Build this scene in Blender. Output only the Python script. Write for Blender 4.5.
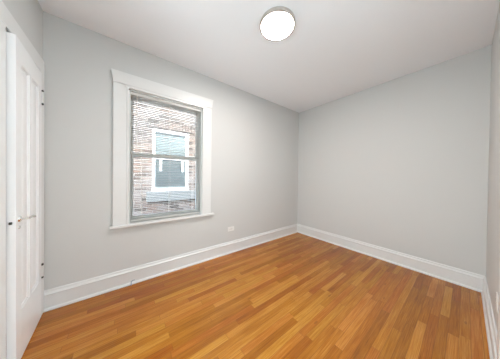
import bpy, bmesh, math, random
from mathutils import Vector, Matrix
random.seed(7)
S = bpy.context.scene
C = S.collection
for o in list(bpy.data.objects):
    bpy.data.objects.remove(o)

# ------------------------------------------------------------------ camera
YAW, PITCH, ROLL = 0.9059, -0.0087, 0.0122
cd = bpy.data.cameras.new('camera')
cd.sensor_fit = 'HORIZONTAL'
cd.sensor_width = 36.0
cd.lens = 166.6 / 500 * 36
cd.shift_x = -3.3 / 500
cd.shift_y = -1.5 / 500
cd.clip_start = 0.02
cam = bpy.data.objects.new('camera', cd)
C.objects.link(cam)
fw = Vector((math.cos(YAW) * math.cos(PITCH), math.sin(YAW) * math.cos(PITCH), math.sin(PITCH)))
rt = Vector((math.sin(YAW), -math.cos(YAW), 0))
up = rt.cross(fw)
r2 = math.cos(ROLL) * rt + math.sin(ROLL) * up
u2 = -math.sin(ROLL) * rt + math.cos(ROLL) * up
mw = Matrix((r2, u2, -fw)).transposed().to_4x4()
mw.translation = Vector((-3.133, -2.352, 1.2438))
cam.matrix_world = mw
S.camera = cam

# ------------------------------------------------------------------ sky, sun, exposure
W = bpy.data.worlds.new('sky')
S.world = W
W.use_nodes = True
wn = W.node_tree
bgn = wn.nodes['Background']
sky = wn.nodes.new('ShaderNodeTexSky')
sky.sky_type = 'NISHITA'
sky.sun_disc = False
sky.sun_elevation = math.radians(50)
sky.sun_rotation = math.radians(200)
sky.dust_density = 3.0
wn.links.new(sky.outputs[0], bgn.inputs[0])
SKY_STRENGTH = 2.3
bgn.inputs[1].default_value = SKY_STRENGTH
LAMP_STRENGTH = 128.0
S.view_settings.view_transform = 'Standard'
S.view_settings.look = 'None'
S.view_settings.gamma = 1.0
S.view_settings.use_curve_mapping = False
S.view_settings.exposure = 0.0
for watts, place, size in ((98.0, (-4.30, -2.10, 0.75), 0.30), (125.0, (-0.60, -3.55, 0.60), 0.25)):
    nl = bpy.data.lights.new('fill_light', 'POINT')      # unseen fill lights, added beyond the openings beside and behind the camera
    nl.energy = watts
    nl.color = (0.84, 1.0, 1.07)
    nl.shadow_soft_size = size
    nlo = bpy.data.objects.new('fill_light', nl)
    C.objects.link(nlo)
    nlo.location = place

# ------------------------------------------------------------------ dimensions (metres)
H = 2.7
LX = 3.70          # window wall length
LY = 2.503         # depth of the room
WT = 0.22          # outer wall thickness
WX0, WX1, WZ0, WZ1 = -3.085, -2.232, 0.695, 2.215     # window opening
LY0, LY1 = -2.44, -1.48                               # opening added in the left wall beside the camera, lets fill light in
DY0, DY1, DZ = -0.640, -0.100, 2.125                  # closet doorway (left wall)
HX0, HX1, HZ = -2.95, -1.42, 2.46      # unseen opening added behind the camera for fill light


# ------------------------------------------------------------------ materials
def mat(name, color, rough=0.5, metal=0.0, spec=0.5, coat=0.0):
    m = bpy.data.materials.new(name)
    m.use_nodes = True
    b = m.node_tree.nodes['Principled BSDF']
    b.inputs['Base Color'].default_value = (*color, 1)
    b.inputs['Roughness'].default_value = rough
    b.inputs['Metallic'].default_value = metal
    b.inputs['Specular IOR Level'].default_value = spec
    b.inputs['Coat Weight'].default_value = coat
    return m


def textured(m, scale=60, amount=0.03, bump=0.02, stretch=(1, 1, 1)):
    """fine mottling of colour and a light relief on a plain material"""
    nt = m.node_tree
    b = nt.nodes['Principled BSDF']
    col = b.inputs['Base Color'].default_value[:3]
    tc = nt.nodes.new('ShaderNodeTexCoord')
    mp = nt.nodes.new('ShaderNodeMapping')
    mp.inputs['Scale'].default_value = stretch
    nz = nt.nodes.new('ShaderNodeTexNoise')
    nz.inputs['Scale'].default_value = scale
    nz.inputs['Detail'].default_value = 4
    mix = nt.nodes.new('ShaderNodeMix')
    mix.data_type = 'RGBA'
    mix.inputs[6].default_value = (*[c * (1 - amount) for c in col], 1)
    mix.inputs[7].default_value = (*[min(1, c * (1 + amount)) for c in col], 1)
    bp = nt.nodes.new('ShaderNodeBump')
    bp.inputs['Strength'].default_value = bump
    bp.inputs['Distance'].default_value = 0.01
    L = nt.links.new
    L(tc.outputs['Object'], mp.inputs[0])
    L(mp.outputs[0], nz.inputs[0])
    L(nz.outputs[0], mix.inputs[0])
    L(mix.outputs[2], b.inputs['Base Color'])
    L(nz.outputs[0], bp.inputs['Height'])
    L(bp.outputs[0], b.inputs['Normal'])
    return m


def emit(name, color, strength):
    m = bpy.data.materials.new(name)
    m.use_nodes = True
    nt = m.node_tree
    nt.nodes.remove(nt.nodes['Principled BSDF'])
    e = nt.nodes.new('ShaderNodeEmission')
    e.inputs[0].default_value = (*color, 1)
    e.inputs[1].default_value = strength
    nt.links.new(e.outputs[0], nt.nodes['Material Output'].inputs[0])
    return m


def glass(name, tint=(0.95, 0.98, 0.97), refl=0.08):
    m = bpy.data.materials.new(name)
    m.use_nodes = True
    nt = m.node_tree
    nt.nodes.remove(nt.nodes['Principled BSDF'])
    t = nt.nodes.new('ShaderNodeBsdfTransparent')
    t.inputs[0].default_value = (*tint, 1)
    g = nt.nodes.new('ShaderNodeBsdfGlossy')
    g.inputs['Roughness'].default_value = 0.02
    mx = nt.nodes.new('ShaderNodeMixShader')
    lw = nt.nodes.new('ShaderNodeFresnel')
    lw.inputs[0].default_value = 1.45
    nt.links.new(lw.outputs[0], mx.inputs[0])
    nt.links.new(t.outputs[0], mx.inputs[1])
    nt.links.new(g.outputs[0], mx.inputs[2])
    nt.links.new(mx.outputs[0], nt.nodes['Material Output'].inputs[0])
    return m


def oak_floor():
    m = bpy.data.materials.new('oak_strip_floor')
    m.use_nodes = True
    nt = m.node_tree
    b = nt.nodes['Principled BSDF']
    L = nt.links.new

    def M(op, a, c=None, clamp=False):
        n = nt.nodes.new('ShaderNodeMath')
        n.operation = op
        n.use_clamp = clamp
        for i, v in enumerate((a, c)):
            if v is None:
                continue
            if isinstance(v, (int, float)):
                n.inputs[i].default_value = v
            else:
                L(v, n.inputs[i])
        return n.outputs[0]

    def comb(x, y, z=0.0):
        n = nt.nodes.new('ShaderNodeCombineXYZ')
        for i, v in enumerate((x, y, z)):
            if isinstance(v, (int, float)):
                n.inputs[i].default_value = v
            else:
                L(v, n.inputs[i])
        return n.outputs[0]

    def white(v):
        n = nt.nodes.new('ShaderNodeTexWhiteNoise')
        n.noise_dimensions = '2D'
        L(v, n.inputs['Vector'])
        return n

    def noise(v, scale, detail=4, rough=0.55, dist=0.0):
        n = nt.nodes.new('ShaderNodeTexNoise')
        n.inputs['Scale'].default_value = scale
        n.inputs['Detail'].default_value = detail
        n.inputs['Roughness'].default_value = rough
        n.inputs['Distortion'].default_value = dist
        L(v, n.inputs['Vector'])
        return n.outputs[0]

    tc = nt.nodes.new('ShaderNodeTexCoord')
    sp = nt.nodes.new('ShaderNodeSeparateXYZ')
    L(tc.outputs['Object'], sp.inputs[0])
    x, y = sp.outputs[0], sp.outputs[1]
    PW, PL = 0.057, 0.82
    v = M('DIVIDE', y, PW)
    row = M('FLOOR', v)
    fv = M('FRACT', v)
    rr = white(comb(row, 3.3)).outputs[0]
    rl = white(comb(row, 9.1)).outputs[0]
    plen = M('ADD', M('MULTIPLY', rl, 0.6), 0.50)
    u = M('ADD', M('DIVIDE', x, plen), M('MULTIPLY', rr, 13.0))
    colm = M('FLOOR', u)
    fu = M('FRACT', u)
    pid = white(comb(row, colm))
    tone = pid.outputs[0]
    sepc = nt.nodes.new('ShaderNodeSeparateColor')
    L(pid.outputs[1], sepc.inputs[0])
    # grain stretched along the board, shifted per board
    gv = comb(M('ADD', M('MULTIPLY', x, 1.4), M('MULTIPLY', tone, 31.0)),
              M('ADD', M('MULTIPLY', y, 34.0), M('MULTIPLY', sepc.outputs[1], 17.0)))
    g1 = noise(gv, 1.6, 5, 0.62, 0.6)
    gv2 = comb(M('ADD', M('MULTIPLY', x, 3.0), M('MULTIPLY', tone, 57.0)), M('MULTIPLY', y, 160.0))
    g2 = noise(gv2, 1.5, 3, 0.6)
    blot = noise(comb(x, y), 1.3, 3)
    f = M('ADD', M('MULTIPLY', tone, 0.48), M('MULTIPLY', g1, 0.68))
    f = M('ADD', f, M('MULTIPLY', M('SUBTRACT', g2, 0.5), 1.25))
    f = M('ADD', f, M('MULTIPLY', M('SUBTRACT', blot, 0.5), 0.34))
    cr = nt.nodes.new('ShaderNodeValToRGB')
    e = cr.color_ramp.elements
    e[0].position = 0.05
    e[0].color = FLOOR_RAMP[0]
    e[1].position = 0.95
    e[1].color = FLOOR_RAMP[3]
    for p, c in ((0.35, FLOOR_RAMP[1]), (0.65, FLOOR_RAMP[2])):
        k = e.new(p)
        k.color = c
    L(f, cr.inputs[0])
    # knots / mineral specks
    vor = nt.nodes.new('ShaderNodeTexVoronoi')
    vor.inputs['Scale'].default_value = 1.0
    L(comb(M('MULTIPLY', x, 2.2), M('MULTIPLY', y, 7.0)), vor.inputs['Vector'])
    knot = M('LESS_THAN', vor.outputs['Distance'], 0.055)
    # seams between the boards
    dv = M('MULTIPLY', M('MINIMUM', fv, M('SUBTRACT', 1.0, fv)), PW)
    du = M('MULTIPLY', M('MINIMUM', fu, M('SUBTRACT', 1.0, fu)), plen)
    d = M('MINIMUM', dv, du)
    seam = M('SUBTRACT', 1.0, M('DIVIDE', d, 0.0016, True), True)
    dark = M('MAXIMUM', M('MULTIPLY', seam, 0.75), M('MULTIPLY', knot, 0.4))
    mix = nt.nodes.new('ShaderNodeMix')
    mix.data_type = 'RGBA'
    L(dark, mix.inputs[0])
    L(cr.outputs[0], mix.inputs[6])
    mix.inputs[7].default_value = (0.09, 0.030, 0.010, 1)
    hue = nt.nodes.new('ShaderNodeHueSaturation')       # some boards redder, some yellower
    L(M('ADD', M('MULTIPLY', sepc.outputs[2], 0.013), 0.4925), hue.inputs['Hue'])
    L(mix.outputs[2], hue.inputs['Color'])
    L(hue.outputs[0], b.inputs['Base Color'])
    rgh = M('ADD', M('MULTIPLY', g1, 0.10), 0.20)
    L(rgh, b.inputs['Roughness'])
    b.inputs['Specular IOR Level'].default_value = 0.42
    bp = nt.nodes.new('ShaderNodeBump')
    bp.inputs['Strength'].default_value = 0.25
    bp.inputs['Distance'].default_value = 0.002
    L(M('SUBTRACT', M('MULTIPLY', g1, 0.25), seam), bp.inputs['Height'])
    L(bp.outputs[0], b.inputs['Normal'])
    return m


FLOOR_RAMP = [(0.165, 0.042, 0.003, 1), (0.315, 0.100, 0.008, 1), (0.44, 0.160, 0.016, 1), (0.58, 0.255, 0.040, 1)]


def brick_mat():
    m = bpy.data.materials.new('old_common_brick')
    m.use_nodes = True
    nt = m.node_tree
    b = nt.nodes['Principled BSDF']
    L = nt.links.new
    tc = nt.nodes.new('ShaderNodeTexCoord')
    sp = nt.nodes.new('ShaderNodeSeparateXYZ')
    cb = nt.nodes.new('ShaderNodeCombineXYZ')
    L(tc.outputs['Object'], sp.inputs[0])
    L(sp.outputs[0], cb.inputs[0])
    L(sp.outputs[2], cb.inputs[1])
    bt = nt.nodes.new('ShaderNodeTexBrick')
    bt.inputs['Scale'].default_value = 1.0
    bt.inputs['Brick Width'].default_value = 0.215
    bt.inputs['Row Height'].default_value = 0.072
    bt.inputs['Mortar Size'].default_value = 0.007
    bt.inputs['Mortar Smooth'].default_value = 0.2
    bt.inputs['Color1'].default_value = (0, 0, 0, 1)
    bt.inputs['Color2'].default_value = (1, 1, 1, 1)
    bt.inputs['Mortar'].default_value = (0.5, 0.5, 0.5, 1)
    bt.inputs['Bias'].default_value = 0.0
    L(cb.outputs[0], bt.inputs['Vector'])
    cr = nt.nodes.new('ShaderNodeValToRGB')
    cr.color_ramp.interpolation = 'LINEAR'
    e = cr.color_ramp.elements
    e[0].position = 0.0
    e[0].color = (0.05, 0.036, 0.03, 1)
    e[1].position = 1.0
    e[1].color = (0.34, 0.26, 0.21, 1)
    for p, c in ((0.2, (0.13, 0.085, 0.066, 1)), (0.5, (0.26, 0.16, 0.11, 1)), (0.75, (0.26, 0.215, 0.185, 1))):
        k = e.new(p)
        k.color = c
    L(bt.outputs['Color'], cr.inputs[0])
    mix = nt.nodes.new('ShaderNodeMix')
    mix.data_type = 'RGBA'
    L(bt.outputs['Fac'], mix.inputs[0])
    # sooty grey brick above and warmer brick in patches
    n0 = nt.nodes.new('ShaderNodeTexNoise')
    n0.inputs['Scale'].default_value = 1.1
    n0.inputs['Detail'].default_value = 2
    L(tc.outputs['Object'], n0.inputs[0])
    mr = nt.nodes.new('ShaderNodeMapRange')
    mr.inputs['From Min'].default_value = 0.40
    mr.inputs['From Max'].default_value = 0.62
    mr.inputs['To Min'].default_value = 0.30
    mr.inputs['To Max'].default_value = 0.95
    L(n0.outputs[0], mr.inputs[0])
    hs = nt.nodes.new('ShaderNodeHueSaturation')
    L(mr.outputs[0], hs.inputs['Saturation'])
    L(cr.outputs[0], hs.inputs['Color'])
    L(hs.outputs[0], mix.inputs[6])
    mix.inputs[7].default_value = (0.40, 0.385, 0.36, 1)
    nz = nt.nodes.new('ShaderNodeTexNoise')
    nz.inputs['Scale'].default_value = 9
    nz.inputs['Detail'].default_value = 5
    L(tc.outputs['Object'], nz.inputs[0])
    m2 = nt.nodes.new('ShaderNodeMix')
    m2.data_type = 'RGBA'
    m2.blend_type = 'MULTIPLY'
    m2.inputs[0].default_value = 0.5
    L(mix.outputs[2], m2.inputs[6])
    L(nz.outputs[0], m2.inputs[7])
    L(m2.outputs[2], b.inputs['Base Color'])
    b.inputs['Roughness'].default_value = 0.9
    bp = nt.nodes.new('ShaderNodeBump')
    bp.inputs['Strength'].default_value = 0.6
    bp.inputs['Distance'].default_value = 0.01
    bp.invert = True
    L(bt.outputs['Fac'], bp.inputs['Height'])
    L(bp.outputs[0], b.inputs['Normal'])
    return m


M_WALL = textured(mat('grey_wall_paint', (0.665, 0.665, 0.65), 0.55, spec=0.3), 140, 0.012, 0.03)
M_CEIL = textured(mat('ceiling_paint', (0.92, 0.93, 0.955), 0.8, spec=0.2), 140, 0.012, 0.03)
M_TRIM = textured(mat('white_trim_paint', (0.80, 0.80, 0.79), 0.32), 30, 0.012, 0.01)
M_DOOR = textured(mat('white_door_paint', (0.92, 0.925, 0.93), 0.30), 25, 0.012, 0.012)
M_FLOOR = oak_floor()
M_NICKEL = textured(mat('brushed_nickel', (0.62, 0.58, 0.54), 0.38, metal=1.0), 80, 0.05, 0.01, (1, 1, 12))
M_CHROME = textured(mat('chrome', (0.84, 0.83, 0.81), 0.24, metal=1.0), 60, 0.03, 0.0)
M_DARK = textured(mat('dark_bronze', (0.055, 0.05, 0.045), 0.4, metal=0.7), 60, 0.1, 0.01)
M_SASH = textured(mat('sash_paint', (0.72, 0.745, 0.73), 0.45), 40, 0.02, 0.01)
M_SLAT = textured(mat('white_blind_slat', (0.84, 0.83, 0.80), 0.4), 40, 0.01, 0.0)
def translucent(m, amount):
    nt = m.node_tree
    b = nt.nodes['Principled BSDF']
    t = nt.nodes.new('ShaderNodeBsdfTranslucent')
    t.inputs[0].default_value = b.inputs['Base Color'].default_value
    mx = nt.nodes.new('ShaderNodeMixShader')
    mx.inputs[0].default_value = amount
    nt.links.new(b.outputs[0], mx.inputs[1])
    nt.links.new(t.outputs[0], mx.inputs[2])
    nt.links.new(mx.outputs[0], nt.nodes['Material Output'].inputs[0])


translucent(M_SLAT, 0.3)
M_CORD = textured(mat('white_cord', (0.85, 0.84, 0.80), 0.8), 200, 0.03, 0.02)
M_GLASS = glass('window_glass')
M_DOME = emit('lit_diffuser', (1.07, 0.98, 0.93), LAMP_STRENGTH)
M_PLASTIC = textured(mat('white_plastic', (0.86, 0.85, 0.82), 0.35), 40, 0.01, 0.0)
M_SLOT = textured(mat('dark_slot', (0.06, 0.055, 0.05), 0.6), 40, 0.02, 0.0)
M_CABLE = textured(mat('grey_blue_cable', (0.20, 0.24, 0.30), 0.5), 60, 0.05, 0.0)
M_BRICK = brick_mat()
M_STONE = textured(mat('limestone', (0.205, 0.220, 0.215), 0.85), 18, 0.12, 0.2)
M_WHITE_OUT = textured(mat('outdoor_white_paint', (0.72, 0.72, 0.71), 0.5), 20, 0.03, 0.02)
M_GREYPANE = textured(mat('window_shade_cloth', (0.78, 0.83, 0.84), 0.8), 12, 0.05, 0.02)
M_CONC = textured(mat('concrete', (0.66, 0.65, 0.63), 0.9), 9, 0.1, 0.1)


# ------------------------------------------------------------------ mesh helpers
def box(bm, x0, x1, y0, y1, z0, z1, bev=0.0, seg=2):
    t = bmesh.new()
    bmesh.ops.create_cube(t, size=1.0)
    for v in t.verts:
        v.co = Vector(((x0 + x1) / 2 + v.co.x * (x1 - x0), (y0 + y1) / 2 + v.co.y * (y1 - y0), (z0 + z1) / 2 + v.co.z * (z1 - z0)))
    if bev:
        bmesh.ops.bevel(t, geom=t.edges[:], offset=bev, segments=seg, affect='EDGES', profile=0.5)
    merge(bm, t)


def merge(bm, t):
    me = bpy.data.meshes.new('tmp')
    t.to_mesh(me)
    t.free()
    bm.from_mesh(me)
    bpy.data.meshes.remove(me)


def cyl(bm, p0, p1, r0, r1=None, n=24, bev=0.0):
    r1 = r0 if r1 is None else r1
    p0, p1 = Vector(p0), Vector(p1)
    d = p1 - p0
    t = bmesh.new()
    bmesh.ops.create_cone(t, cap_ends=True, segments=n, radius1=r0, radius2=r1, depth=d.length)
    if bev:
        bmesh.ops.bevel(t, geom=[e for e in t.edges if all(len(f.verts) <= 4 for f in e.link_faces) is False], offset=bev, segments=2, affect='EDGES')
    q = d.to_track_quat('Z', 'Y').to_matrix().to_4x4()
    bmesh.ops.transform(t, matrix=Matrix.Translation((p0 + p1) / 2) @ q, verts=t.verts)
    merge(bm, t)


def ball(bm, c, r, sc=(1, 1, 1)):
    t = bmesh.new()
    bmesh.ops.create_uvsphere(t, u_segments=16, v_segments=10, radius=r)
    for v in t.verts:
        v.co = Vector((c[0] + v.co.x * sc[0], c[1] + v.co.y * sc[1], c[2] + v.co.z * sc[2]))
    merge(bm, t)


def lathe(bm, prof, c, n=64):
    """prof: (radius, z); closed at radius 0"""
    rings = []
    for r, z in prof:
        if r < 1e-6:
            rings.append([bm.verts.new((c[0], c[1], c[2] + z))])
        else:
            rings.append([bm.verts.new((c[0] + r * math.cos(2 * math.pi * k / n), c[1] + r * math.sin(2 * math.pi * k / n), c[2] + z)) for k in range(n)])
    for a, b in zip(rings[:-1], rings[1:]):
        for k in range(n):
            k2 = (k + 1) % n
            if len(a) == 1 and len(b) == 1:
                continue
            if len(a) == 1:
                bm.faces.new((a[0], b[k], b[k2]))
            elif len(b) == 1:
                bm.faces.new((a[k], b[0], a[k2]))
            else:
                bm.faces.new((a[k], b[k], b[k2], a[k2]))


def tube(bm, pts, r, n=10):
    for a, b in zip(pts[:-1], pts[1:]):
        cyl(bm, a, b, r, n=n)
    for p in pts[1:-1]:
        ball(bm, p, r)


def sweep(bm, prof, p0, p1, out, m0=0, m1=0):
    """extrude a (depth, z) outline from p0 to p1 on the floor; out = unit direction into the room; m0/m1 mitre"""
    p0, p1, out = Vector(p0), Vector(p1), Vector(out)
    d = (p1 - p0).normalized()
    A = [bm.verts.new(p0 + out * a + d * a * m0 + Vector((0, 0, z))) for a, z in prof]
    B = [bm.verts.new(p1 + out * a - d * a * m1 + Vector((0, 0, z))) for a, z in prof]
    n = len(prof)
    for i in range(n):
        j = (i + 1) % n
        bm.faces.new((A[i], A[j], B[j], B[i]))
    bm.faces.new(A[::-1])
    bm.faces.new(B)


def prism(bm, poly, y0, y1):
    """polygon in (x, z) between two y planes"""
    A = [bm.verts.new((x, y0, z)) for x, z in poly]
    B = [bm.verts.new((x, y1, z)) for x, z in poly]
    n = len(poly)
    for i in range(n):
        j = (i + 1) % n
        bm.faces.new((A[i], A[j], B[j], B[i]))
    bm.faces.new(A[::-1])
    bm.faces.new(B)


def obj(name, bm, m, parent=None, smooth=False, world=True):
    bmesh.ops.recalc_face_normals(bm, faces=bm.faces)
    me = bpy.data.meshes.new(name)
    bm.to_mesh(me)
    bm.free()
    me.materials.append(m)
    if smooth:
        for p in me.polygons:
            p.use_smooth = True
        me.set_sharp_from_angle(angle=math.radians(35))
    o = bpy.data.objects.new(name, me)
    C.objects.link(o)
    if parent:
        o.parent = parent
        if world:   # vertices were given in world space: bring them into the parent's space
            root_m = world_matrix(parent)
            me.transform(root_m.inverted())
    return o


def world_matrix(o):
    m = Matrix.LocRotScale(o.location, o.rotation_euler, o.scale)
    return world_matrix(o.parent) @ m if o.parent else m


def recentre(o):
    """put a top-level mesh's origin at its base"""
    me = o.data
    xs = [v.co for v in me.vertices]
    c = Vector((sum(v.x for v in xs) / len(xs), sum(v.y for v in xs) / len(xs), min(v.z for v in xs)))
    me.transform(Matrix.Translation(-c))
    o.location = c
    return o


def tag(o, label, cat, group=None, kind=None):
    o['label'] = label
    o['category'] = cat
    if group:
        o['group'] = group
    if kind:
        o['kind'] = kind
    return o


def thing(name, label, cat, loc, rz=0.0, group=None, kind=None):
    o = bpy.data.objects.new(name, None)
    o.empty_display_size = 0.1
    C.objects.link(o)
    o.location = loc
    o.rotation_euler = (0, 0, rz)
    return tag(o, label, cat, group, kind)


def dup(root, loc, rz, label):
    r = root.copy()
    C.objects.link(r)
    r.location = loc
    r.rotation_euler = (0, 0, rz)
    r['label'] = label
    for ch in list(root.children):
        c = ch.copy()
        C.objects.link(c)
        c.parent = r
        for g in list(ch.children):
            d = g.copy()
            C.objects.link(d)
            d.parent = c
    return r


# ------------------------------------------------------------------ room shell
FILL_ROOM_Y = -5.2        # far side of the unseen room added for fill light
b = bmesh.new(); box(b, -LX - 0.14, 0.14, -LY - 0.06, WT, -0.12, 0)
tag(obj('floor', b, M_FLOOR), 'honey coloured oak strip floor with a satin finish', 'floor', kind='structure')
b = bmesh.new(); box(b, -LX - 0.14, 0.14, FILL_ROOM_Y - 0.1, -LY - 0.06, -0.12, 0)
tag(obj('floor_fill_room', b, M_CONC), 'pale grey floor of the added fill-light room behind the viewer', 'floor', kind='structure')  # added out of view, pale so that it bounces neutral light
b = bmesh.new(); box(b, -LX - 0.14, 0.14, FILL_ROOM_Y - 0.1, WT, H, H + 0.15)
tag(obj('ceiling', b, M_CEIL), 'plain flat white ceiling', 'ceiling', kind='structure')

b = bmesh.new()      # window wall, one ring of faces around the opening
xs = [-LX - 0.14, WX0, WX1, 0.14]
zs = [0, WZ0, WZ1, H]
vf = [[b.verts.new((x, 0, z)) for z in zs] for x in xs]
vb = [[b.verts.new((x, WT, z)) for z in zs] for x in xs]
for i in range(3):
    for j in range(3):
        if i == 1 and j == 1:
            continue
        b.faces.new((vf[i][j], vf[i + 1][j], vf[i + 1][j + 1], vf[i][j + 1]))
        b.faces.new((vb[i][j], vb[i][j + 1], vb[i + 1][j + 1], vb[i + 1][j]))
for i, j, k, l in ((1, 1, 2, 1), (2, 1, 2, 2), (2, 2, 1, 2), (1, 2, 1, 1)):
    b.faces.new((vf[i][j], vb[i][j], vb[k][l], vf[k][l]))
ring = [(0, 0), (1, 0), (2, 0), (3, 0), (3, 1), (3, 2), (3, 3), (2, 3), (1, 3), (0, 3), (0, 2), (0, 1)]
for p, q in zip(ring, ring[1:] + ring[:1]):
    b.faces.new((vf[p[0]][p[1]], vf[q[0]][q[1]], vb[q[0]][q[1]], vb[p[0]][p[1]]))
tag(obj('wall_back', b, M_WALL), 'light grey wall with the window in it', 'wall', kind='structure')

b = bmesh.new(); box(b, 0, 0.14, FILL_ROOM_Y, 0, 0, H)
tag(obj('wall_right', b, M_WALL), 'blank light grey wall right of the far corner', 'wall', kind='structure')

b = bmesh.new()
box(b, -LX - 0.14, -LX, DY1, 0, 0, H)
box(b, -LX - 0.14, -LX, LY1, DY0, 0, H)
box(b, -LX - 0.14, -LX, FILL_ROOM_Y, LY0, 0, H)
box(b, -LX - 0.14, -LX, LY0, LY1, HZ, H)
box(b, -LX - 0.14, -LX, DY0, DY1, DZ, H)
tag(obj('wall_left', b, M_WALL), 'light grey wall around the white panel door', 'wall', kind='structure')
b = bmesh.new(); box(b, -LX - 0.5, -LX - 0.4, DY0 - 0.3, WT, -0.12, H + 0.15)
box(b, -LX - 0.4, -LX - 0.14, DY0 - 0.3, DY0 - 0.2, -0.12, H + 0.15)
box(b, -LX - 0.4, -LX - 0.14, 0.1, WT, -0.12, H + 0.15)
box(b, -LX - 0.4, -LX - 0.14, DY0 - 0.2, 0.1, -0.12, 0)
box(b, -LX - 0.4, -LX - 0.14, DY0 - 0.2, 0.1, H, H + 0.15)
tag(obj('wall_closet', b, M_WALL), 'back of the closet behind the white panel door', 'wall', kind='structure')

b = bmesh.new()  # unseen space added on the left to hold a fill light
box(b, -5.4, -5.3, -3.1, -1.1, 0, H)
box(b, -5.3, -LX - 0.14, -3.1, -3.0, 0, H)
box(b, -5.3, -LX - 0.14, -1.2, -1.1, 0, H)
tag(obj('wall_side_fill', b, M_WALL), 'light grey walls of the added fill-light space left of the viewer', 'wall', kind='structure')
b = bmesh.new(); box(b, -5.4, -LX - 0.14, -3.1, -1.1, -0.12, 0)
tag(obj('floor_side_fill', b, M_CONC), 'pale grey floor of the added fill-light space left of the viewer', 'floor', kind='structure')
b = bmesh.new(); box(b, -5.4, -LX - 0.14, -3.1, -1.1, H, H + 0.15)
tag(obj('ceiling_side_fill', b, M_CEIL), 'white ceiling of the added fill-light space left of the viewer', 'ceiling', kind='structure')
b = bmesh.new()
box(b, HX1, 0, -LY - 0.12, -LY, 0, H)
box(b, -LX, HX0, -LY - 0.12, -LY, 0, H)
box(b, HX0, HX1, -LY - 0.12, -LY, HZ, H)
tag(obj('wall_front', b, M_WALL), 'light grey wall at the right edge, nearest the viewer', 'wall', kind='structure')
b = bmesh.new(); box(b, -LX - 0.14, 0.14, FILL_ROOM_Y - 0.1, FILL_ROOM_Y, 0, H)  # closes the room added out of view behind the camera
tag(obj('wall_fill_room', b, M_CEIL), 'pale wall of the added fill-light room behind the viewer', 'wall', kind='structure')

# baseboards: shoe, flat face, moulded cap
BP = [(0, 0), (0.030, 0), (0.030, 0.008), (0.027, 0.016), (0.020, 0.022), (0.018, 0.024), (0.018, 0.136),
      (0.024, 0.140), (0.025, 0.147), (0.022, 0.153), (0.015, 0.160), (0.0125, 0.168), (0.0125, 0.176), (0.009, 0.184), (0, 0.184)]
LB = 'baseboard'
b = bmesh.new(); sweep(b, BP, (-LX, 0, 0), (0, 0, 0), (0, -1, 0), 0, 1)
tag(obj('baseboard_back', b, M_TRIM), 'white moulded baseboard under the window', LB, kind='structure')
b = bmesh.new(); sweep(b, BP, (0, 0, 0), (0, -LY, 0), (-1, 0, 0), 1, 1)
tag(obj('baseboard_right', b, M_TRIM), 'white moulded baseboard along the blank right wall', LB, kind='structure')
b = bmesh.new(); sweep(b, BP, (0, -LY, 0), (HX1 + 0.09, -LY, 0), (0, 1, 0), 1, 0)
tag(obj('baseboard_front', b, M_TRIM), 'white baseboard running to the right edge of the picture', LB, kind='structure')
b = bmesh.new(); sweep(b, BP, (-LX, LY1 + 0.09, 0), (-LX, DY0 - 0.1, 0), (1, 0, 0), 0, 0)
tag(obj('baseboard_left', b, M_TRIM), 'white baseboard left of the panel door', LB, kind='structure')

# ------------------------------------------------------------------ door casing (closet) and casings of the added light openings
CT = 0.012
b = bmesh.new()
XW = -LX
box(b, XW, XW + CT, DY1 - 0.002, -0.014, 0, DZ + 0.006, 0.003)                 # hinge side, tight in the corner
box(b, XW, XW + CT, DY0 - 0.10, DY0 + 0.004, 0, DZ + 0.006, 0.003)                     # latch side
box(b, XW, XW + CT, DY0 - 0.10, -0.012, DZ + 0.006, DZ + 0.122, 0.003)         # head
box(b, XW - 0.14, XW, DY0, DY0 + 0.018, 0, DZ)                                   # jambs in the wall thickness
box(b, XW - 0.14, XW - 0.0, DY1 - 0.002, DY1, 0, DZ)
box(b, XW - 0.14, XW, DY0, DY1, DZ - 0.002, DZ + 0.004)
tag(obj('trim_1', b, M_TRIM), 'white flat casing framing the panel door', 'door casing', kind='structure')
b = bmesh.new()
for yy0, yy1 in ((-LY, -LY + 0.018), (-LY - 0.138, -LY - 0.12)):
    box(b, HX0 - 0.09, HX0, yy0, yy1, 0, HZ + 0.1, 0.003)
    box(b, HX1, HX1 + 0.09, yy0, yy1, 0, HZ + 0.1, 0.003)
    box(b, HX0, HX1, yy0, yy1, HZ, HZ + 0.1, 0.003)
box(b, -LX, -LX + 0.018, LY1, LY1 + 0.09, 0, HZ + 0.1, 0.003)
box(b, -LX, -LX + 0.018, LY0, LY1, HZ, HZ + 0.1, 0.003)
tag(obj('trim_2', b, M_TRIM), 'white casings of the added light openings beside and behind the viewer', 'door casing', kind='structure')

# ------------------------------------------------------------------ the panel door (slightly ajar)
DLEN, DTH = 0.520, 0.036
TH = math.radians(2.8)
DBOT, DTOP = 0.012, 2.105
door = thing('door_1', 'white two-panel door standing slightly ajar at the left edge', 'door', (-3.682, DY1 - 0.003, 0), 0, kind='structure')
# local frame: along -Y is the width, +X is the room side; face at x = 0
door.rotation_euler = (0, 0, TH)


def pbox(bm, w0, w1, x0, x1, z0, z1, bev=0.0):
    box(bm, x0, x1, -w1, -w0, z0, z1, bev)


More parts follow.
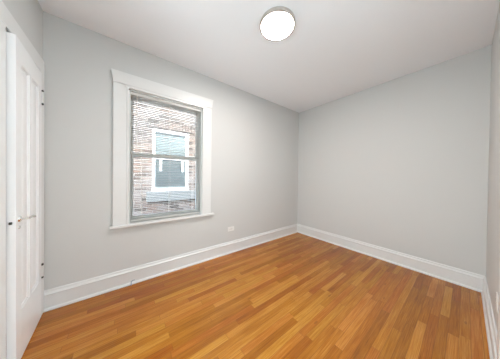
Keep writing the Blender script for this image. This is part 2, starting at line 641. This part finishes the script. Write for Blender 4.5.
PANELS = [(0.075, 0.232), (0.275, 0.432)]     # from the hinge
PZ0, PZ1 = 0.335, 1.965
b = bmesh.new()
bev = 0.0015
pbox(b, 0, PANELS[0][0], -DTH, 0, DBOT, DTOP, bev)
pbox(b, PANELS[0][1], PANELS[1][0], -DTH, 0, PZ0, PZ1, bev)
pbox(b, PANELS[1][1], DLEN, -DTH, 0, DBOT, DTOP, bev)
pbox(b, PANELS[0][0], PANELS[1][1], -DTH, 0, DBOT, PZ0, bev)
pbox(b, PANELS[0][0], PANELS[1][1], -DTH, 0, PZ1, DTOP, bev)
leaf = obj('door_leaf', b, M_DOOR, door, world=False)
for w0, w1 in PANELS:
    b = bmesh.new()
    pbox(b, w0, w1, -DTH + 0.012, -0.014, PZ0, PZ1)
    # raised field with sloping bevel
    m_ = 0.045
    lo = [(w0 + 0.012, PZ0 + 0.012), (w1 - 0.012, PZ0 + 0.012), (w1 - 0.012, PZ1 - 0.012), (w0 + 0.012, PZ1 - 0.012)]
    hi = [(w0 + m_, PZ0 + m_ + 0.02), (w1 - m_, PZ0 + m_ + 0.02), (w1 - m_, PZ1 - m_ - 0.02), (w0 + m_, PZ1 - m_ - 0.02)]
    A = [b.verts.new((-0.014, -w, z)) for w, z in lo]
    B = [b.verts.new((-0.004, -w, z)) for w, z in hi]
    for i in range(4):
        b.faces.new((A[i], A[(i + 1) % 4], B[(i + 1) % 4], B[i]))
    b.faces.new(B)
    # sticking moulding around the panel (sloped quarter)
    for (a0, a1, c0, c1) in ((w0, w0 + 0.012, PZ0, PZ1), (w1 - 0.012, w1, PZ0, PZ1), (w0, w1, PZ0, PZ0 + 0.012), (w0, w1, PZ1 - 0.012, PZ1)):
        pbox(b, a0, a1, -0.016, -0.005, c0, c1, 0.004)
    obj('door_panel', b, M_DOOR, door, world=False)
# lever handle
HZ_ = 0.952
WH = DLEN - 0.048
b = bmesh.new()
cyl(b, (0, -WH, HZ_), (0.007, -WH, HZ_), 0.021, 0.019)
cyl(b, (0.005, -WH, HZ_), (0.042, -WH, HZ_), 0.008)
tube(b, [(0.040, -WH, HZ_), (0.044, -WH + 0.03, HZ_ + 0.004), (0.046, -WH + 0.058, HZ_ + 0.002), (0.044, -WH + 0.085, HZ_ - 0.006), (0.038, -WH + 0.096, HZ_ - 0.010)], 0.0078, 12)
h = obj('lever_handle', b, M_CHROME, door, smooth=True, world=False)
h['label'] = 'small chrome lever handle'
b = bmesh.new()
cyl(b, (0, -WH, HZ_ - 0.055), (0.004, -WH, HZ_ - 0.055), 0.011, 0.010)
h = obj('keyhole_cover', b, M_CHROME, door, smooth=True, world=False)
b = bmesh.new()
pbox(b, DLEN - 0.001, DLEN + 0.0015, -0.030, -0.006, HZ_ - 0.085, HZ_ + 0.045, 0.0005)
obj('latch_plate', b, M_DOOR, door, world=False)
b = bmesh.new()
pbox(b, DLEN, DLEN + 0.012, -0.025, -0.012, HZ_ - 0.024, HZ_ - 0.008, 0.003)
h = obj('latch_bolt', b, M_DARK, door, world=False)
h['label'] = 'dark latch bolt on the door edge'
# hinges: white painted barrel with dark ball tips
for zc in (1.900, 0.405):
    b = bmesh.new()
    cyl(b, (0.004, 0.004, zc - 0.05), (0.004, 0.004, zc + 0.05), 0.0065, n=16)
    pbox(b, -0.002, 0.03, -0.001, 0.0015, zc - 0.045, zc + 0.045)
    hg = obj('hinge', b, M_TRIM, door, smooth=True, world=False)
    for s in (-1, 1):
        b = bmesh.new()
        ball(b, (0.004, 0.004, zc + s * 0.057), 0.0085)
        cyl(b, (0.004, 0.004, zc + s * 0.048), (0.004, 0.004, zc + s * 0.053), 0.0075, n=16)
        t = obj('finial', b, M_DARK, hg, smooth=True, world=False)

# ------------------------------------------------------------------ window
win = thing('window_1', 'white framed sash window looking onto a brick wall', 'window', ((WX0 + WX1) / 2, 0, WZ0), kind='structure')
CX0, CX1 = -3.217, -2.100          # outer edges of the casing
CF = -0.024
for x0, x1, inner in ((CX0, WX0, 1), (WX1, CX1, -1)):
    b = bmesh.new()
    box(b, x0, x1, CF, 0, WZ0 - 0.005, WZ1 + 0.03, 0.003)
    if inner > 0:
        box(b, x1 - 0.016, x1 + 0.004, CF - 0.005, 0, WZ0 - 0.004, WZ1 + 0.004, 0.003)
    else:
        box(b, x0 - 0.004, x0 + 0.016, CF - 0.005, 0, WZ0 - 0.004, WZ1 + 0.004, 0.003)
    obj('side_casing', b, M_TRIM, win)
b = bmesh.new()
HB, HT = WZ1 + 0.025, 2.366
prism(b, [(CX0 - 0.001, HB), (CX1 + 0.001, HB), (CX1 + 0.002, HB + 0.03), (CX1 + 0.018, HT - 0.006), (CX1 + 0.018, HT), (CX0 - 0.018, HT), (CX0 - 0.018, HT - 0.006), (CX0 - 0.002, HB + 0.03)], CF - 0.008, 0)
box(b, CX0 + 0.1, CX1 - 0.1, CF - 0.004, 0, WZ1 - 0.003, HB, 0.002)
obj('head_casing', b, M_TRIM, win)
b = bmesh.new()
box(b, -3.243, -2.052, -0.048, 0.005, WZ0 - 0.030, WZ0 - 0.003, 0.006, 3)
box(b, WX0, WX1, -0.01, WT - 0.06, WZ0 - 0.03, WZ0 - 0.002)
obj('sill', b, M_TRIM, win)
# frame lining the opening
b = bmesh.new()
JT = 0.018
box(b, WX0, WX0 + JT, 0, WT, WZ0, WZ1)
box(b, WX1 - JT, WX1, 0, WT, WZ0, WZ1)
box(b, WX0, WX1, 0, WT, WZ1 - JT, WZ1)
box(b, WX0, WX1, 0.10, WT + 0.03, WZ0, WZ0 + 0.02)
obj('frame', b, M_SASH, win)
# two sashes
MZ = 1.487


def sash(name, y0, y1, z0, z1, st, rt_, rb):
    b = bmesh.new()
    x0, x1 = WX0 + JT, WX1 - JT
    box(b, x0, x0 + st, y0, y1, z0, z1, 0.003)
    box(b, x1 - st, x1, y0, y1, z0, z1, 0.003)
    box(b, x0 + st, x1 - st, y0, y1, z1 - rt_, z1, 0.003)
    box(b, x0 + st, x1 - st, y0, y1, z0, z0 + rb, 0.003)
    s = obj(name, b, M_SASH, win)
    b = bmesh.new()
    ym = (y0 + y1) / 2
    box(b, x0 + st - 0.004, x1 - st + 0.004, ym - 0.002, ym + 0.002, z0 + rb - 0.004, z1 - rt_ + 0.004)
    obj('pane', b, M_GLASS, s)
    return s


sl = sash('lower_sash', 0.075, 0.108, WZ0 + 0.001, MZ + 0.022, 0.034, 0.042, 0.062)
b = bmesh.new()
box(b, -2.70, -2.62, 0.078, 0.100, MZ + 0.022, MZ + 0.032, 0.003)
obj('sash_lock', b, M_DARK, sl)
sash('upper_sash', 0.112, 0.145, MZ - 0.022, WZ1 - JT, 0.034, 0.045, 0.042)

# ------------------------------------------------------------------ mini blind inside the window opening
BX0, BX1 = WX0 + 0.006 + JT, WX1 - 0.006 - JT
blind = thing('window_blind', 'white horizontal mini blind lowered over the window with open slats', 'blind', ((BX0 + BX1) / 2, 0.04, WZ0))
b = bmesh.new()
box(b, BX0 - 0.005, BX1 + 0.005, 0.012, 0.052, WZ1 - JT - 0.034, WZ1 - JT - 0.001, 0.003)
obj('headrail', b, M_SLAT, blind)
b = bmesh.new()
ztop, zbot, sp = WZ1 - JT - 0.052, WZ0 + 0.046, 0.0212
n = int((ztop - zbot) / sp)
for i in range(n + 1):
    z = ztop - i * sp
    y0, y1 = 0.020, 0.045
    pr = []
    K = 4
    for k in range(K + 1):
        t = k / K
        pr.append((y0 + (y1 - y0) * t, z + 0.0022 * (1 - (2 * t - 1) ** 2) - 0.0034 * (t - 0.5)))
    top = [(y, zz + 0.0004) for y, zz in pr]
    bot = [(y, zz - 0.0004) for y, zz in pr[::-1]]
    loop = top + bot
    A = [b.verts.new((BX0, y, zz)) for y, zz in loop]
    B = [b.verts.new((BX1, y, zz)) for y, zz in loop]
    for q in range(len(loop)):
        r = (q + 1) % len(loop)
        b.faces.new((A[q], A[r], B[r], B[q]))
    b.faces.new(A[::-1])
    b.faces.new(B)
obj('slats', b, M_SLAT, blind, smooth=True)
b = bmesh.new()
box(b, BX0, BX1, 0.018, 0.046, WZ0 + 0.010, WZ0 + 0.030, 0.004)
obj('bottom_rail', b, M_SLAT, blind)
for x in (BX0 + 0.105, (BX0 + BX1) / 2, BX1 - 0.105):
    b = bmesh.new()
    for y in (0.0175, 0.0475):
        cyl(b, (x, y, WZ0 + 0.02), (x, y, WZ1 - JT - 0.03), 0.0011, n=6)
    cyl(b, (x + 0.012, 0.0155, WZ0 + 0.02), (x + 0.012, 0.0155, WZ1 - JT - 0.03), 0.0011, n=6)
    obj('ladder_cord', b, M_CORD, blind)
b = bmesh.new()
cyl(b, (BX0 + 0.055, 0.008, WZ1 - JT - 0.03), (BX0 + 0.055, 0.008, WZ1 - 0.62), 0.004, n=8)
cyl(b, (BX0 + 0.055, 0.008, WZ1 - JT - 0.025), (BX0 + 0.055, 0.016, WZ1 - JT - 0.02), 0.003, n=8)
obj('tilt_wand', b, M_PLASTIC, blind, smooth=True)

# ------------------------------------------------------------------ ceiling lamp
LC = (-1.985, -1.228, H)
lamp = thing('ceiling_light', 'round lit flush ceiling light with a brushed nickel rim', 'ceiling light', LC)
b = bmesh.new()
lathe(b, [(0, 0), (0.150, 0), (0.163, -0.004), (0.166, -0.012), (0.166, -0.034), (0.163, -0.039), (0.154, -0.041), (0.149, -0.037), (0.149, -0.024), (0, -0.024)], LC, 72)
obj('rim', b, M_NICKEL, lamp, smooth=True)
b = bmesh.new()
pr = [(0.1485, -0.028)]
for k in range(0, 11):
    a = math.radians(9 * k)
    pr.append((0.1485 * math.cos(a) ** 0.7 if k < 10 else 0.0, -0.031 - 0.016 * math.sin(a)))
lathe(b, pr, LC, 72)
obj('diffuser', b, M_DOME, lamp, smooth=True)

# ------------------------------------------------------------------ outlets
# local: plate in the XZ plane, facing -Y, long side along Z
out = thing('outlet', 'white power outlet low on the wall right of the window', 'outlet', (-1.742, 0, 0.388), 0, 'power outlets')
b = bmesh.new()
box(b, -0.036, 0.036, -0.006, 0, -0.060, 0.060, 0.003)
obj('cover_plate', b, M_PLASTIC, out, world=False)
for s in (-1, 1):
    b = bmesh.new()
    box(b, -0.017, 0.017, -0.0085, -0.004, s * 0.0195 - 0.0145, s * 0.0195 + 0.0145, 0.003)
    rc = obj('socket', b, M_PLASTIC, out, world=False)
    b = bmesh.new()
    for dx in (-0.0065, 0.0065):
        box(b, dx - 0.0012, dx + 0.0012, -0.0088, -0.008, s * 0.0195 - 0.001, s * 0.0195 + 0.007)
    cyl(b, (0, -0.0088, s * 0.0195 - 0.007), (0, -0.008, s * 0.0195 - 0.007), 0.0025, n=10)
    obj('slots', b, M_SLOT, rc, world=False)
b = bmesh.new()
cyl(b, (0, -0.0075, 0), (0, -0.005, 0), 0.0035, n=12)
obj('screw', b, M_CHROME, out, world=False)
o2 = dup(out, (-1.068, -LY, 0.385), math.pi, 'white outlet cut by the right edge of the picture, above the baseboard')
out.rotation_euler = (0, math.radians(90), 0)          # this one lies on its side

# ------------------------------------------------------------------ cable stub by the baseboard
b = bmesh.new()
P = [(-3.053, -0.046, 0.0), (-3.053, -0.045, 0.03), (-3.050, -0.041, 0.044), (-3.035, -0.038, 0.050), (-3.020, -0.037, 0.048)]
tube(b, P, 0.0035, 10)
cab = recentre(obj('cable_stub', b, M_CABLE, smooth=True))
tag(cab, 'short grey cable end sticking up from the floor by the baseboard under the window', 'cable')

# ------------------------------------------------------------------ outside: the brick house next door
NY = 1.8
nx0, nx1, nz0, nz1 = -2.640, -1.880, 0.895, 2.270     # its window opening (in the wall plane)
bld = thing('brick_building', 'brick house next door with a white framed window', 'building', (-2.3, NY, -0.3))
b = bmesh.new()
T_ = 0.3
box(b, -7, nx0, NY, NY + T_, -0.3, 3.05)
box(b, nx1, 3.5, NY, NY + T_, -0.3, 3.05)
box(b, nx0, nx1, NY, NY + T_, -0.3, nz0)
box(b, nx0, nx1, NY, NY + T_, nz1, 3.05)
obj('brick_wall', b, M_BRICK, bld)
b = bmesh.new()
box(b, nx0 - 0.10, nx1 + 0.36, NY - 0.05, NY + 0.12, nz0 - 0.215, nz0 - 0.005, 0.008)
obj('stone_sill', b, M_STONE, bld)
b = bmesh.new()
k = 0
x = nx0 - 0.10
while x < nx1 + 0.08:
    box(b, x, x + 0.062, NY - 0.018, NY + 0.02, nz1 + 0.005, nz1 + 0.205, 0.004)
    x += 0.071
obj('lintel', b, M_BRICK, bld)
b = bmesh.new()
fwid = 0.062
y0, y1 = NY + 0.005, NY + 0.105
box(b, nx0, nx0 + fwid, y0, y1, nz0, nz1, 0.004)
box(b, nx1 - fwid, nx1, y0, y1, nz0, nz1, 0.004)
box(b, nx0 + fwid, nx1 - fwid, y0, y1, nz1 - 0.085, nz1, 0.004)
box(b, nx0 - 0.005, nx1 + 0.005, y0 - 0.02, y1, nz0, nz0 + 0.075, 0.004)
fr = obj('window_frame', b, M_WHITE_OUT, bld)
b = bmesh.new()
mz = 1.60
box(b, nx0 + fwid, nx1 - fwid, y0 + 0.012, y0 + 0.045, mz, mz + 0.055, 0.003)
box(b, nx0 + 0.150, nx0 + 0.195, y0 + 0.012, y0 + 0.045, 1.33, mz, 0.003)  # upright bar standing in for a window reflected in the glass
box(b, nx1 - 0.155, nx1 - 0.11, y0 + 0.012, y0 + 0.045, 1.33, mz, 0.003)  # other side of the imitated reflection
obj('sash_and_reflection_bars', b, M_WHITE_OUT, fr)
b = bmesh.new()
box(b, nx0 + fwid, nx1 - fwid, y0 + 0.035, y0 + 0.039, nz0 + 0.06, nz1 - 0.08)
obj('pane', b, M_GLASS, fr)
b = bmesh.new()
zz = nz0 + 0.06
while zz < nz1 - 0.1:
    box(b, nx0 + fwid, nx1 - fwid, y0 + 0.050, y0 + 0.058, zz, zz + 0.066, 0.002)
    zz += 0.070
obj('shade', b, M_GREYPANE, fr)
b = bmesh.new(); box(b, -7, 3.5, WT, NY, -0.42, -0.3)
tag(obj('ground', b, M_CONC), 'concrete passage between the two houses', 'ground', kind='structure')
b = bmesh.new()
box(b, -7, 3.5, NY + 0.35, NY + 0.5, -0.3, 3.05)
obj('inner_wall', b, M_CONC, bld)
